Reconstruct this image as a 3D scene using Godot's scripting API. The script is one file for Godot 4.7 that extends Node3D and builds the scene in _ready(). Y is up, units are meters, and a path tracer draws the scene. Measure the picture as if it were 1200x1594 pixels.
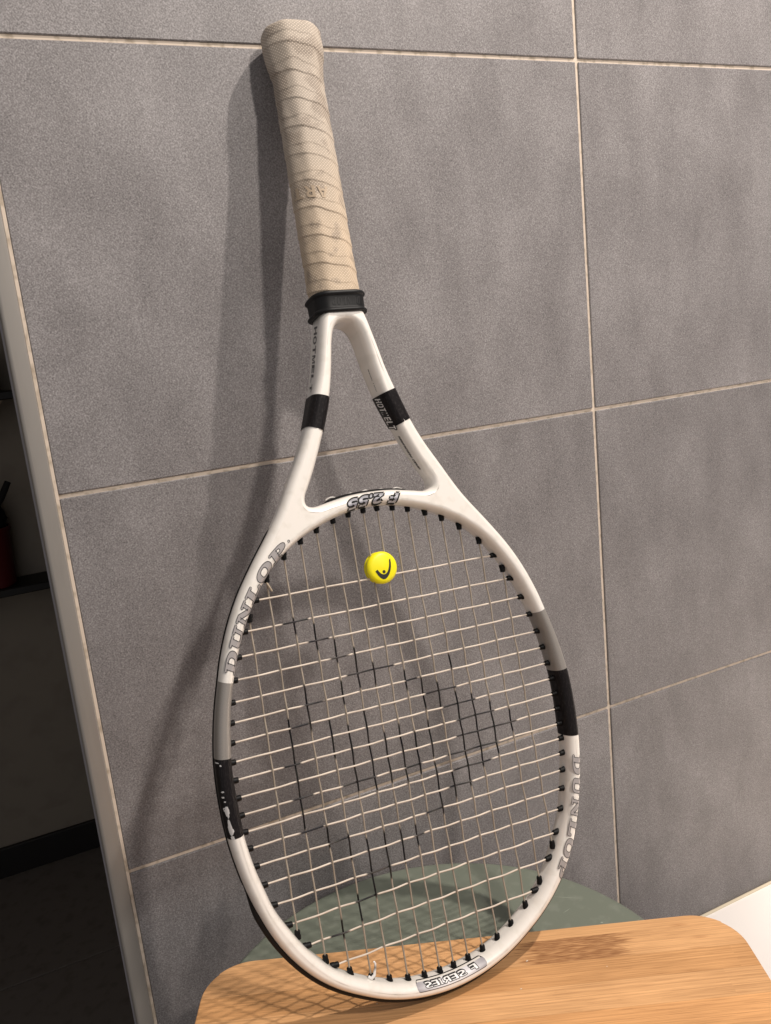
extends Node3D
# A white tennis racket leaning against a grey tiled bathroom wall.
# World: the tile faces are the plane z = 0, x to the right, y up, metres.

var RB := Basis(Vector3(0.9992, -0.0323, 0.0235), Vector3(0.0369, 0.9713, -0.2351), Vector3(-0.0152, 0.2357, 0.9717))
var RO := Vector3(-0.2865, -0.1889, 0.1360)      # centre of the racket head
const TIP := 0.178                               # from there down to the tip
const BOARD_Y := -0.3646
const STOOL_Y := -0.3832
const FLOOR_Y := -1.14
const FW := 0.0047                               # how far the rounding of the frame reaches inwards
const FZ := 0.0085
const FH := 0.0105                               # half of the beam at the head

var rng := RandomNumberGenerator.new()
var racket: Node3D
var outer: PackedVector2Array                    # outlines of the frame in the racket's own plane
var head_hole: PackedVector2Array
var throat_hole: PackedVector2Array
var M := {}


# ---------------------------------------------------------------- mesh helper
class Shape:
	var v := PackedVector3Array()
	var n := PackedVector3Array()
	var uv := PackedVector2Array()
	var c := PackedColorArray()
	var ix := PackedInt32Array()

	func point(p: Vector3, nn: Vector3, t := Vector2.ZERO, col := Color.WHITE) -> int:
		v.append(p); n.append(nn); uv.append(t); c.append(col)
		return v.size() - 1

	func tri(a: int, b: int, d: int) -> void:
		var g := (v[b] - v[a]).cross(v[d] - v[a])
		if g.length_squared() < 1e-18:
			return
		ix.append(a)
		if g.dot(n[a] + n[b] + n[d]) > 0.0:
			ix.append(d); ix.append(b)
		else:
			ix.append(b); ix.append(d)

	func quad(a: int, b: int, d: int, e: int) -> void:
		tri(a, b, d); tri(a, d, e)

	# rows of points already added one after another, each of w points
	func knit(first: int, rows: int, w: int, close_w := false, close_rows := false) -> void:
		for r in (rows if close_rows else rows - 1):
			var r2 := (r + 1) % rows
			for k in (w if close_w else w - 1):
				var k2 := (k + 1) % w
				quad(first + r * w + k, first + r * w + k2, first + r2 * w + k2, first + r2 * w + k)

	func flat(p: Array, nn: Vector3, t: Array = []) -> void:
		var f := v.size()
		for k in p.size():
			point(p[k], nn, t[k] if t.size() else Vector2(p[k].x, p[k].y))
		for k in range(1, p.size() - 1):
			tri(f, f + k, f + k + 1)

	# a box whose edges are chamfered by b
	func box(lo: Vector3, hi: Vector3, b := 0.001, uvs := 1.0, uvo := Vector2.ZERO) -> void:
		var ctr := (lo + hi) * 0.5
		var h := (hi - lo) * 0.5
		b = minf(b, minf(h.x, minf(h.y, h.z)) * 0.9)
		for ax in 3:
			var u := (ax + 1) % 3
			var w := (ax + 2) % 3
			for s in [-1.0, 1.0]:
				var ps := []
				var ts := []
				for q in [[-1, -1], [1, -1], [1, 1], [-1, 1]]:
					var p := Vector3.ZERO
					p[ax] = s * h[ax]
					p[u] = q[0] * (h[u] - b)
					p[w] = q[1] * (h[w] - b)
					ps.append(p + ctr)
					var pc := p + ctr
					var t := Vector2(pc.x, pc.y) if ax == 2 else (Vector2(pc.z, pc.y) if ax == 0 else Vector2(pc.x, pc.z))
					ts.append(t * uvs + uvo)
				var nn := Vector3.ZERO
				nn[ax] = s
				flat(ps, nn, ts)
		for ax in 3:                                # the chamfers
			var u := (ax + 1) % 3
			var w := (ax + 2) % 3
			for su in [-1.0, 1.0]:
				for sw in [-1.0, 1.0]:
					var ps := []
					var ts := []
					for q in [[-1, 0], [1, 0], [1, 1], [-1, 1]]:
						var p := Vector3.ZERO
						p[ax] = q[0] * (h[ax] - b)
						p[u] = su * (h[u] - (b if q[1] == 1 else 0.0))
						p[w] = sw * (h[w] - (0.0 if q[1] == 1 else b))
						ps.append(p + ctr)
						var pc := p + ctr
						ts.append(Vector2(pc.x + pc.z, pc.y) * uvs + uvo)
					var nn := Vector3.ZERO
					nn[u] = su; nn[w] = sw
					flat(ps, nn.normalized(), ts)

	# a tube through points, with a radius each
	func tube(pts: PackedVector3Array, rad: Array, sides := 8, cols: Array = [], caps := true) -> void:
		var first := v.size()
		var up := Vector3(0.31, 0.17, 0.93)
		var side0 := Vector3.ZERO
		for k in pts.size():
			var d := (pts[mini(k + 1, pts.size() - 1)] - pts[maxi(k - 1, 0)]).normalized()
			var a := (up.cross(d) if k == 0 else (side0 - d * side0.dot(d))).normalized()
			side0 = a
			var b := d.cross(a)
			var r: float = rad[mini(k, rad.size() - 1)]
			for s in sides:
				var th := TAU * s / sides
				var nn := a * cos(th) + b * sin(th)
				point(pts[k] + nn * r, nn, Vector2(float(s) / sides, k * 0.1), cols[k] if cols.size() else Color.WHITE)
		knit(first, pts.size(), sides, true)
		if caps:
			for e in [0, pts.size() - 1]:
				var d := (pts[1] - pts[0]).normalized() * -1.0 if e == 0 else (pts[e] - pts[e - 1]).normalized()
				var ps := []
				for s in sides:
					ps.append(v[first + e * sides + s])
				flat(ps, d)

	# a lathe about the y axis
	func lathe(prof: Array, sides := 48, ctr := Vector3.ZERO) -> void:
		var first := v.size()
		for k in prof.size():
			var a: Vector2 = prof[maxi(k - 1, 0)]
			var b: Vector2 = prof[mini(k + 1, prof.size() - 1)]
			var d := (b - a).normalized()
			for s in sides:
				var th := TAU * s / sides
				var r := Vector3(cos(th), 0, sin(th))
				point(ctr + r * prof[k].x + Vector3.UP * prof[k].y, (r * d.y - Vector3.UP * d.x).normalized(), Vector2(float(s) / sides, k * 0.1))
		knit(first, prof.size(), sides, true)

	func mesh() -> ArrayMesh:
		var a := []
		a.resize(Mesh.ARRAY_MAX)
		a[Mesh.ARRAY_VERTEX] = v
		a[Mesh.ARRAY_NORMAL] = n
		a[Mesh.ARRAY_TEX_UV] = uv
		a[Mesh.ARRAY_COLOR] = c
		a[Mesh.ARRAY_INDEX] = ix
		var m := ArrayMesh.new()
		m.add_surface_from_arrays(Mesh.PRIMITIVE_TRIANGLES, a)
		return m


# ---------------------------------------------------------------- node helpers
func put(called: String, s: Shape, m: Material, parent: Node = null, at := Vector3.ZERO) -> MeshInstance3D:
	var o := MeshInstance3D.new()
	o.name = called
	o.mesh = s.mesh()
	o.material_override = m
	o.position = at
	(parent if parent else self).add_child(o, true)
	return o


func thing(called: String, label: String, category: String, at := Vector3.ZERO) -> Node3D:
	var o := Node3D.new()
	o.name = called
	o.position = at
	add_child(o, true)
	o.set_meta("label", label)
	o.set_meta("category", category)
	return o


func tag(o: Node, label: String, category: String) -> void:
	o.set_meta("label", label)
	o.set_meta("category", category)


func part(called: String, s: Shape, m: Material) -> MeshInstance3D:      # a part of the racket, given in the head's own axes
	return put(called, s, m, racket, Vector3(0, TIP, 0))


func mat(col: Color, rough := 0.5, metal := 0.0) -> StandardMaterial3D:
	var m := StandardMaterial3D.new()
	m.albedo_color = col
	m.roughness = rough
	m.metallic = metal
	return m


func noise(freq: float, seed_: int, oct := 3) -> FastNoiseLite:
	var f := FastNoiseLite.new()
	f.noise_type = FastNoiseLite.TYPE_SIMPLEX_SMOOTH
	f.frequency = freq
	f.seed = seed_
	f.fractal_octaves = oct
	return f


func streaks(w: int, h: int, sw: int, sh: int, freq: float, seed_: int, oct := 4) -> PackedByteArray:   # stretched noise
	var im := noise(freq, seed_, oct).get_seamless_image(sw, sh, false, false, 0.15, true)
	im.convert(Image.FORMAT_L8)
	im.resize(w, h, Image.INTERPOLATE_CUBIC)
	return im.get_data()


# ---------------------------------------------------------------- outlines
func spline(half: Array, count: int, top_x0 := true) -> PackedVector2Array:
	# a smooth right half from the axis at the top to the axis at the bottom (mm), mirrored into a closed outline
	var pts := PackedVector2Array()
	for k in range(0, half.size(), 2):
		pts.append(Vector2(half[k], half[k + 1]) * 0.001)
	var ext := PackedVector2Array()
	ext.append(Vector2(-pts[1].x, pts[1].y))
	ext.append_array(pts)
	ext.append(Vector2(-pts[pts.size() - 2].x, pts[pts.size() - 2].y))
	var dense := PackedVector2Array()
	for k in range(1, ext.size() - 2):
		for j in 16:
			var t := j / 16.0
			dense.append(ext[k].cubic_interpolate_in_time(ext[k + 1], ext[k - 1], ext[k + 2], t, sqrt(ext[k].distance_to(ext[k + 1])), -sqrt(ext[k].distance_to(ext[k - 1])), sqrt(ext[k].distance_to(ext[k + 1])) + sqrt(ext[k + 1].distance_to(ext[k + 2]))))
	dense.append(pts[pts.size() - 1])
	# a little smoothing, then even steps
	for pass_ in 6:
		var q := dense.duplicate()
		for k in range(1, dense.size() - 1):
			q[k] = dense[k] * 0.5 + (dense[k - 1] + dense[k + 1]) * 0.25
		dense = q
	var out := PackedVector2Array()
	var total := 0.0
	for k in range(1, dense.size()):
		total += dense[k].distance_to(dense[k - 1])
	var step := total / count
	var acc := 0.0
	out.append(dense[0])
	for k in range(1, dense.size()):
		var l := dense[k].distance_to(dense[k - 1])
		while out.size() < count and acc + l >= step * out.size():
			out.append(dense[k - 1].lerp(dense[k], (step * out.size() - acc) / maxf(l, 1e-9)))
		acc += l
	out.append(dense[dense.size() - 1])
	var full := out.duplicate()
	for k in range(out.size() - 2, 0, -1):
		full.append(Vector2(-out[k].x, out[k].y))
	return full


func outward(curve: PackedVector2Array, k: int) -> Vector2:
	var c := curve.size()
	var d := curve[(k + 1) % c] - curve[(k + c - 1) % c]
	return Vector2(-d.y, d.x).normalized()


# half of the beam: the throat is deeper than the head
func beam(y: float) -> float:
	return lerpf(FH, 0.0155, smoothstep(0.195, 0.285, y))


# position and normal on the rounded frame: a boundary point b, the way m into the material, the depth d from the boundary
func on_front(b: Vector2, m: Vector2, d: float, lift := 0.0) -> Array:
	var co := clampf(1.0 - d / FW, 0.0, 1.0)
	var si := sqrt(1.0 - co * co)
	var q := b + m * d
	var nn := Vector3(-m.x * co / FW, -m.y * co / FW, si / FZ).normalized()
	return [Vector3(q.x, q.y, beam(q.y) - FZ + FZ * si) + nn * lift, nn]


func profile() -> Array:      # (depth, z, normal along -m, normal along z) from the back flat round the wall to the front flat
	var out := []
	for k in 7:
		var ph := PI / 2 * (1.0 - k / 6.0)
		out.append([FW * (1.0 - cos(ph)), -(FH - FZ) - FZ * sin(ph), cos(ph) / FW, -sin(ph) / FZ])
	for k in 7:
		var ph := PI / 2 * k / 6.0
		out.append([FW * (1.0 - cos(ph)), (FH - FZ) + FZ * sin(ph), cos(ph) / FW, sin(ph) / FZ])
	return out


func ring(s: Shape, curve: PackedVector2Array, sign_: float) -> void:    # sign_ -1: material inside the curve, 1: outside it
	var first := s.v.size()
	var pr := profile()
	for k in curve.size():
		var m := outward(curve, k) * sign_
		for p in pr:
			var q: Vector2 = curve[k] + m * p[0]
			s.point(Vector3(q.x, q.y, p[1] + signf(p[1]) * (beam(q.y) - FH)), Vector3(-m.x * p[2], -m.y * p[2], p[3]).normalized(), q * 8.0)
	s.knit(first, curve.size(), pr.size(), true, true)


func inset(curve: PackedVector2Array, sign_: float) -> PackedVector2Array:
	var out := PackedVector2Array()
	for k in curve.size() / 2 + 1:
		out.append(curve[k] + outward(curve, k) * sign_ * FW)
	out[0].x = 0.0
	out[out.size() - 1].x = 0.0
	return out


func build_frame() -> void:
	outer = spline([0, 314.5, 5.5, 313.6, 10.5, 310.6, 14.2, 305.5, 16.6, 300, 21.6, 280, 26.2, 261, 31.8, 244.5, 40, 223, 47.6, 207, 57.5, 189.3, 71, 165.8, 91.5, 138, 104, 119.5, 113.2, 102, 121, 82.3, 126, 65, 130.5, 47.8, 133.6, 32, 135.8, 16.4, 136.6, 0, 136.4, -16.6, 135.2, -34, 132.8, -50, 128.6, -69, 121, -93.2, 111, -113.4, 97, -132.5, 82, -146.4, 64.3, -157.9, 47, -166.6, 25, -173.2, 0, -175.8], 330)
	head_hole = spline([0, 164.6, 5.6, 164.4, 17.6, 163, 29.6, 160.2, 43.3, 155.5, 56.2, 149.5, 69.6, 140.8, 84.2, 127, 100.3, 102.9, 110.4, 80.8, 115.4, 66.2, 119.4, 52.2, 122, 39.2, 123.9, 26, 125.4, 13.8, 125.8, 2, 125.7, -9.5, 125.3, -21, 124.7, -32.5, 123.2, -44, 120.9, -56.3, 117.5, -69.5, 113.2, -84.1, 105.4, -100.1, 95.2, -117.2, 78.6, -136.2, 63.2, -146.8, 50, -154, 36.7, -159.4, 23.5, -162.6, 6.1, -164.6, 0, -164.7], 260)
	throat_hole = spline([0, 296, 5.2, 294.6, 8.6, 290.5, 11, 283.5, 14.8, 262.5, 19.4, 243, 28, 218.5, 38.6, 194.5, 44.4, 183.6, 47.6, 177.2, 47.4, 172.4, 43, 170.4, 31, 172.2, 16, 174.6, 0, 175.3], 130)
	var s := Shape.new()
	ring(s, outer, -1.0)
	ring(s, head_hole, 1.0)
	ring(s, throat_hole, 1.0)
	# the flat crest between the roundings, right half and its mirror, front and back
	var poly := PackedVector2Array()
	var h := inset(head_hole, 1.0)
	h.reverse()
	var t := inset(throat_hole, 1.0)
	t.reverse()
	poly.append_array(inset(outer, -1.0))
	poly.append_array(h)
	poly.append_array(t)
	var ids := Geometry2D.triangulate_polygon(poly)
	if ids.is_empty():
		print("crest not triangulated")
		for i in poly.size():
			for j in range(i + 2, poly.size()):
				if Geometry2D.segment_intersects_segment(poly[i], poly[(i + 1) % poly.size()], poly[j], poly[(j + 1) % poly.size()]) != null:
					print(poly[i] * 1000, poly[j] * 1000)
	for side in [1.0, -1.0]:
		for z in [1.0, -1.0]:
			var f := s.v.size()
			for q in poly:
				s.point(Vector3(q.x * side, q.y, beam(q.y) * z), Vector3(0, 0, z), Vector2(q.x * side, q.y) * 8.0)
			for k in range(0, ids.size(), 3):
				s.tri(f + ids[k], f + ids[k + 1], f + ids[k + 2])
	part("frame", s, M.white)


# where the ray from p along d meets the outer outline
func width_at(p: Vector2, d: Vector2) -> float:
	var best := 0.05
	for k in outer.size():
		var x = Geometry2D.segment_intersects_segment(p + d * 0.002, p + d * 0.05, outer[k], outer[(k + 1) % outer.size()])
		if x != null:
			best = minf(best, p.distance_to(x))
	return best


# a painted band round the tube: a thin skin over the frame between two stations of an inner outline
func band(called: String, curve: PackedVector2Array, side: float, y0: float, y1: float, m: Material, lift := 0.00012) -> MeshInstance3D:
	var s := Shape.new()
	var half := curve.size() / 2 + 1
	var pr := profile()
	var rows := 0
	var stations := []
	for k in range(1, half - 1):
		var y := curve[k].y
		var ya := curve[k + 1].y
		if absf(curve[k].x) < 0.006:
			continue
		for e in [y0, y1]:                       # exact ends
			if (y - e) * (ya - e) < 0.0:
				stations.append(k + (y - e) / (y - ya))
		if y < y0 and y > y1:
			stations.append(float(k))
	stations.sort()
	for st in stations:
		var k := int(st)
		var fr: float = st - k
		var p := curve[k].lerp(curve[k + 1], fr)
		var m2 := outward(curve, k).lerp(outward(curve, k + 1), fr).normalized()
		p.x *= side
		m2.x *= side
		var w := width_at(p, m2)
		rows += 1
		var loop := []
		for q in pr:
			loop.append([p + m2 * q[0], -m2, q])
		var far := pr.duplicate()
		far.reverse()
		for q in far:
			loop.append([p + m2 * (w - q[0]), m2, q])
		for l in loop:
			var q: Array = l[2]
			var nn := Vector3(l[1].x * q[2], l[1].y * q[2], q[3]).normalized()
			s.point(Vector3(l[0].x, l[0].y, q[1] + signf(q[1]) * (beam(l[0].y) - FH)) + nn * lift, nn, Vector2(loop.find(l) / 28.0, p.y * 8.0))
	s.knit(0, rows, 28, true)
	return part(called, s, m)


# a strip that stands proud of the outer wall of an outline, over stations a..b (indices), half-height hz, proud by pd
func strip(called: String, curve: PackedVector2Array, sign_: float, a: int, b: int, hz: float, pd: float, m: Material, z0 := 0.0, taper := 6) -> MeshInstance3D:
	var s := Shape.new()
	var w := 9
	var rows := 0
	for k in range(a, b + 1):
		var e := smoothstep(0.0, 1.0, minf(1.0, minf(k - a, b - k) / float(taper)))
		var kk := posmod(k, curve.size())
		var o := -outward(curve, kk) * sign_
		rows += 1
		for j in w:
			var th := PI * (j / float(w - 1) - 0.5)
			var z := hz * (0.35 + 0.65 * e) * signf(sin(th)) * pow(absf(sin(th)), 0.7)
			var d := pd * (0.12 + 0.88 * e) * pow(maxf(cos(th), 0.0), 0.35) - 0.0022 * (1.0 - cos(th))
			var q: Vector2 = curve[kk] + o * d
			s.point(Vector3(q.x, q.y, z + z0), (Vector3(o.x, o.y, 0) * maxf(cos(th), 0.03) + Vector3(0, 0, 1) * sin(th) * 0.9).normalized(), Vector2(j / 8.0, k * 0.05))
	s.knit(0, rows, w)
	return part(called, s, m)


# ---------------------------------------------------------------- lettering
func font(serif: bool) -> SystemFont:
	var f := SystemFont.new()
	f.font_names = PackedStringArray(["Droid Serif" if serif else "Droid Sans"])
	f.font_weight = 700
	return f


# triangles of one letter: [points centred on the letter, triangles, size, edges of its outline]
var letters := {}
func letter(ch: String, f: Font) -> Array:
	var key := ch + str(f.get_instance_id())
	if letters.has(key):
		return letters[key]
	var t := TextMesh.new()
	t.text = ch
	t.font = f
	t.font_size = 96
	t.pixel_size = 0.01
	t.depth = 0.0
	t.curve_step = 1.0
	var a := t.get_mesh_arrays()
	var v: PackedVector3Array = a[Mesh.ARRAY_VERTEX]
	var n: PackedVector3Array = a[Mesh.ARRAY_NORMAL]
	var ix: PackedInt32Array = a[Mesh.ARRAY_INDEX] if a[Mesh.ARRAY_INDEX] != null else PackedInt32Array(range(v.size()))
	var lo := Vector2(1e9, 1e9)
	var hi := -lo
	for p in v:
		lo = lo.min(Vector2(p.x, p.y))
		hi = hi.max(Vector2(p.x, p.y))
	var pts := []
	for p in v:
		pts.append((Vector2(p.x, p.y) - (lo + hi) * 0.5))
	var tris := []
	var edges := {}
	for k in range(0, ix.size(), 3):
		if n[ix[k]].z > 0.5:
			tris.append([ix[k], ix[k + 1], ix[k + 2]])
			for e in 3:
				var p: Vector2 = pts[ix[k + e]]
				var q: Vector2 = pts[ix[k + (e + 1) % 3]]
				var kp := "%.4f,%.4f" % [p.x, p.y]
				var kq := "%.4f,%.4f" % [q.x, q.y]
				var kk := kp + "/" + kq if kp < kq else kq + "/" + kp
				edges[kk] = [p, q, edges[kk][2] + 1 if edges.has(kk) else 1, pts[ix[k + (e + 2) % 3]]]
	var rim := []
	for e in edges.values():
		if e[2] == 1:
			rim.append(e)
	letters[key] = [pts, tris, hi - lo, rim]
	return letters[key]


# letters laid in boxes: where(u, v) gives [position, normal]; u along the text 0..1, v upwards 0..1 over the cap height.
# asp is the length of the text in cap heights; with edge > 0 only a rim round the letters is drawn, from.. to edge outside their outline
func lay(s: Shape, text: String, f: Font, spans: Array, asp: float, shear: float, where: Callable, edge := 0.0, from := 0.0) -> void:
	for k in text.length():
		if text[k] == " ":
			continue
		var g := letter(text[k], f)
		var span: Array = spans[k]
		var size: Vector2 = g[2]
		var low := text[k] == "."
		var sc := Vector2((span[1] - span[0]) / size.x, (0.26 if low else 1.0) / size.y)
		var ctr := Vector2((span[0] + span[1]) * 0.5, 0.13 if low else 0.5)
		var todo := []
		if edge > 0.0:
			for e in g[3]:
				var p: Vector2 = e[0] * sc * Vector2(asp, 1)
				var q: Vector2 = e[1] * sc * Vector2(asp, 1)
				var d := (q - p).normalized()
				var w := Vector2(-d.y, d.x)
				if w.dot(e[3] * sc * Vector2(asp, 1) - p) > 0.0:
					w = -w
				var a0 := w * from
				var a1 := w * edge
				var x0 := d * from * 0.45
				var x1 := d * edge * 0.45
				var c := [p - x0 + a0, q + x0 + a0, q + x1 + a1, p - x1 + a1]
				for j in 4:
					c[j] = c[j] / Vector2(asp, 1)
				var up := (todo.size() % 7) * 0.000004
				todo.append([c[0], c[1], c[2], 0, up])
				todo.append([c[0], c[2], c[3], 0, up])
		else:
			for t in g[1]:
				todo.append([g[0][t[0]] * sc, g[0][t[1]] * sc, g[0][t[2]] * sc, 0, 0.0])
		while todo.size():
			var t: Array = todo.pop_back()
			var l := []
			for e in 3:
				var d: Vector2 = t[(e + 1) % 3] - t[e]
				l.append(Vector2(d.x * asp, d.y).length())
			var big := 0 if l[0] >= l[1] and l[0] >= l[2] else (1 if l[1] >= l[2] else 2)
			if l[big] > 0.2 and t[3] < 8:
				var a: Vector2 = t[big]
				var b: Vector2 = t[(big + 1) % 3]
				var c: Vector2 = t[(big + 2) % 3]
				var mid := (a + b) * 0.5
				todo.append([a, mid, c, t[3] + 1, t[4]])
				todo.append([mid, b, c, t[3] + 1, t[4]])
				continue
			var first := s.v.size()
			for e in 3:
				var q: Vector2 = t[e] + ctr
				var uu := q.x + shear * (q.y - 0.5) / asp
				var r: Array = where.call(uu, q.y)
				s.point(r[0] + r[1] * float(t[4]), r[1], Vector2(uu, 1.0 - q.y))
			s.tri(first, first + 1, first + 2)


func even_spans(text: String, widths := {}) -> Array:
	var total := 0.0
	for k in text.length():
		total += widths.get(text[k], 1.0)
	var out := []
	var at := 0.0
	for k in text.length():
		var w: float = widths.get(text[k], 1.0) / total
		out.append([at + w * 0.07, at + w * 0.93])
		at += w
	return out


# a point of a curve at a fractional index
func along(curve: PackedVector2Array, t: float, side: float) -> Array:
	var c := curve.size()
	var k := int(floorf(t))
	var fr := t - k
	var p := curve[posmod(k, c)].lerp(curve[posmod(k + 1, c)], fr)
	var m := outward(curve, posmod(k, c)).lerp(outward(curve, posmod(k + 1, c)), fr).normalized()
	return [Vector2(p.x * side, p.y), Vector2(m.x * side, m.y)]


func index_at_y(curve: PackedVector2Array, y: float, from := 3) -> float:      # on the right half, going down
	for k in range(from, curve.size() / 2):
		if curve[k].y >= y and curve[k + 1].y < y:
			return k + (curve[k].y - y) / (curve[k].y - curve[k + 1].y)
	return 0.0


func index_at_x(curve: PackedVector2Array, x: float, bottom: bool) -> float:   # near the axis, at the top or the bottom; x may be negative
	var half := curve.size() / 2
	var best := 0.0
	var bd := 1.0
	var base := half if bottom else 0
	for j in range(-600, 601):
		var t := base + j * 0.05
		var p: Vector2 = along(curve, t, 1.0)[0]
		if absf(p.x - x) < bd:
			bd = absf(p.x - x)
			best = t
	return best


func build_lettering() -> void:
	var serif := font(true)
	var sans := font(false)
	var word := "DUNLOP"
	var wid := {"D": 1.0, "U": 1.02, "N": 1.06, "L": 0.92, "O": 1.0, "P": 0.98}
	# left side of the head, reading upwards, tops outwards
	var a := index_at_y(head_hole, 0.0700)
	var b := index_at_y(head_hole, 0.1440)
	for layer in 2:
		var s := Shape.new()
		var lift := 0.0001 + 0.00008 * layer
		var f := func(u: float, v: float) -> Array:
			var r := along(head_hole, lerpf(a, b, u), -1.0)
			return on_front(r[0], r[1], 0.0012 + v * 0.0066, lift)
		if layer == 0:
			lay(s, word, serif, even_spans(word, wid), 13.0, 0.22, f)
			lay(s, word, serif, even_spans(word, wid), 13.0, 0.22, f, 0.055, -0.01)
		else:
			lay(s, word, serif, even_spans(word, wid), 13.0, 0.22, f, 0.115, 0.05)
		part("lettering_outline" if layer else "lettering", s, M.ink if layer else M.silver)
	# right side, reading downwards, tops outwards
	var c := index_at_y(outer, -0.0445)
	var d := index_at_y(outer, -0.1300)
	for layer in 2:
		var s := Shape.new()
		var lift := 0.0001 + 0.00008 * layer
		var f := func(u: float, v: float) -> Array:
			var r := along(outer, lerpf(c, d, u), 1.0)
			return on_front(r[0], -r[1], 0.0090 - v * 0.0070, lift)
		if layer == 0:
			lay(s, word, serif, even_spans(word, wid), 15.0, 0.22, f)
			lay(s, word, serif, even_spans(word, wid), 15.0, 0.22, f, 0.055, -0.01)
		else:
			lay(s, word, serif, even_spans(word, wid), 15.0, 0.22, f, 0.115, 0.05)
		part("lettering_outline" if layer else "lettering", s, M.ink if layer else M.silver)
	# small ring after the P
	var dot := Shape.new()
	var rr := along(head_hole, b - 1.6, -1.0)
	for k in 24:
		var th := TAU * k / 24.0
		for q in [0.0005, 0.0009]:
			var e := on_front(rr[0], rr[1], 0.0052 + sin(th) * q, 0.0002)
			dot.point(e[0] + Vector3(-rr[1].y, rr[1].x, 0) * cos(th) * q, e[1])
	dot.knit(0, 24, 2, false, true)
	part("lettering", dot, M.ink)
	# bridge: reading to the left, tops towards the strings
	var e0 := index_at_x(head_hole, 0.0178, false)
	var e1 := index_at_x(head_hole, -0.0190, false)
	for layer in 2:
		var s := Shape.new()
		var lift := 0.0001 + 0.00009 * layer
		var f := func(u: float, v: float) -> Array:
			var r := along(head_hole, lerpf(e0, e1, u), 1.0)
			return on_front(r[0], r[1], 0.0080 - v * 0.0064, lift)
		var spans := [[0.02, 0.16], [0.2, 0.28], [0.32, 0.49], [0.525, 0.565], [0.60, 0.765], [0.815, 0.985]]
		if layer == 0:
			lay(s, "F 2.55", sans, spans, 5.6, 0.30, f)
			lay(s, "F 2.55", sans, spans, 5.6, 0.30, f, 0.04, -0.01)
		else:
			lay(s, "F 2.55", sans, spans, 5.6, 0.30, f, 0.19, 0.035)
		part("lettering_outline" if layer else "lettering", s, M.ink_dark if layer else M.chrome)
	# tip: a long badge, reading to the left, tops towards the strings
	var g0 := index_at_x(head_hole, 0.0262, true)
	var g1 := index_at_x(head_hole, -0.0270, true)
	for layer in 2:
		var s := Shape.new()
		var grow := 0.00045 * (1 - layer)
		var rows := 60
		for k in rows:
			var u := k / float(rows - 1)
			var r := along(head_hole, lerpf(g0 + grow * 700.0 * 0.5, g1 - grow * 700.0 * 0.5, u), 1.0)
			var x := minf(u, 1.0 - u) * 0.053
			var round_ := 0.0018 * (1.0 - sqrt(clampf(1.0 - pow(1.0 - minf(1.0, x / 0.0022), 2.0), 0.0, 1.0)))
			for j in 7:
				var dd := lerpf(0.00035 - grow * 0.8 + round_ * 0.35, 0.0044 + grow - round_, j / 6.0)
				var q := on_front(r[0], r[1], maxf(dd, 0.0), 0.0001 + 0.00006 * layer)
				s.point(q[0], q[1], Vector2(absf(u - 0.5) * 2.0, j / 6.0))
		s.knit(0, rows, 7)
		part("badge" if layer else "badge_outline", s, M.badge if layer else M.ink_dark)
	for layer in 2:
		var s := Shape.new()
		var lift := 0.00022 + 0.00008 * layer
		var f := func(u: float, v: float) -> Array:
			var r := along(head_hole, lerpf(g0, g1, u), 1.0)
			return on_front(r[0], r[1], 0.0031 - v * 0.0024, lift)
		var spans := [[0.14, 0.235], [0.25, 0.28], [0.31, 0.415], [0.425, 0.525], [0.535, 0.635], [0.645, 0.685], [0.695, 0.785], [0.79, 0.885]]
		lay(s, "F SERIES", sans, spans, 17.0, 0.25, f, 0.13 if layer else 0.0, -0.02)
		part("lettering_outline" if layer else "lettering", s, M.ink_dark if layer else M.plain_white)
	# small print on the walls of the throat
	var t0 := index_at_y(throat_hole, 0.262)
	var t1 := index_at_y(throat_hole, 0.245)
	var t2 := index_at_y(throat_hole, 0.241)
	var t3 := index_at_y(throat_hole, 0.2175)
	var t4 := index_at_y(throat_hole, 0.212)
	var t5 := index_at_y(throat_hole, 0.186)
	var wall_text := func(text: String, q0: float, q1: float, z0: float, z1: float, asp: float, m: Material, lift: float, grow: float, shear: float) -> void:
		var s := Shape.new()
		var f := func(u: float, v: float) -> Array:
			var r := along(throat_hole, lerpf(q0, q1, u), 1.0)
			var z := lerpf(z0, z1, v)
			var extra := maxf(absf(z) - (FH - FZ), 0.0) / FZ
			var co := sqrt(1.0 - extra * extra)
			var p: Vector2 = r[0] + r[1] * FW * (1.0 - co)
			var nn := Vector3(-r[1].x * co / FW, -r[1].y * co / FW, extra * signf(z) / FZ).normalized()
			return [Vector3(p.x, p.y, z) + nn * lift, nn]
		lay(s, text, sans, even_spans(text, {"l": 0.5, "i": 0.5, "t": 0.6, "r": 0.7, "I": 0.5}), asp, shear, f, grow)
		part("lettering", s, m)
	wall_text.call("ultimate power", t0, t1, 0.0035, 0.0060, 9.0, M.ink_dark, 0.0002, 0.0, 0.3)
	wall_text.call("HOTMELT", t2, t3, -0.0035, 0.0055, 2.9, M.plain_white, 0.00072, 0.0, 0.2)
	wall_text.call("HOTMELT", t2, t3, -0.0035, 0.0055, 2.9, M.ink_dark, 0.00078, 0.09, 0.2)
	wall_text.call("manufactured carbon", t4, t5, 0.0010, 0.0036, 13.0, M.ink_dark, 0.0002, 0.0, 0.3)
	# long letters on the outer wall of the left arm
	var w0 := index_at_y(outer, 0.2965)
	var w1 := index_at_y(outer, 0.2500)
	var s2 := Shape.new()
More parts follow.
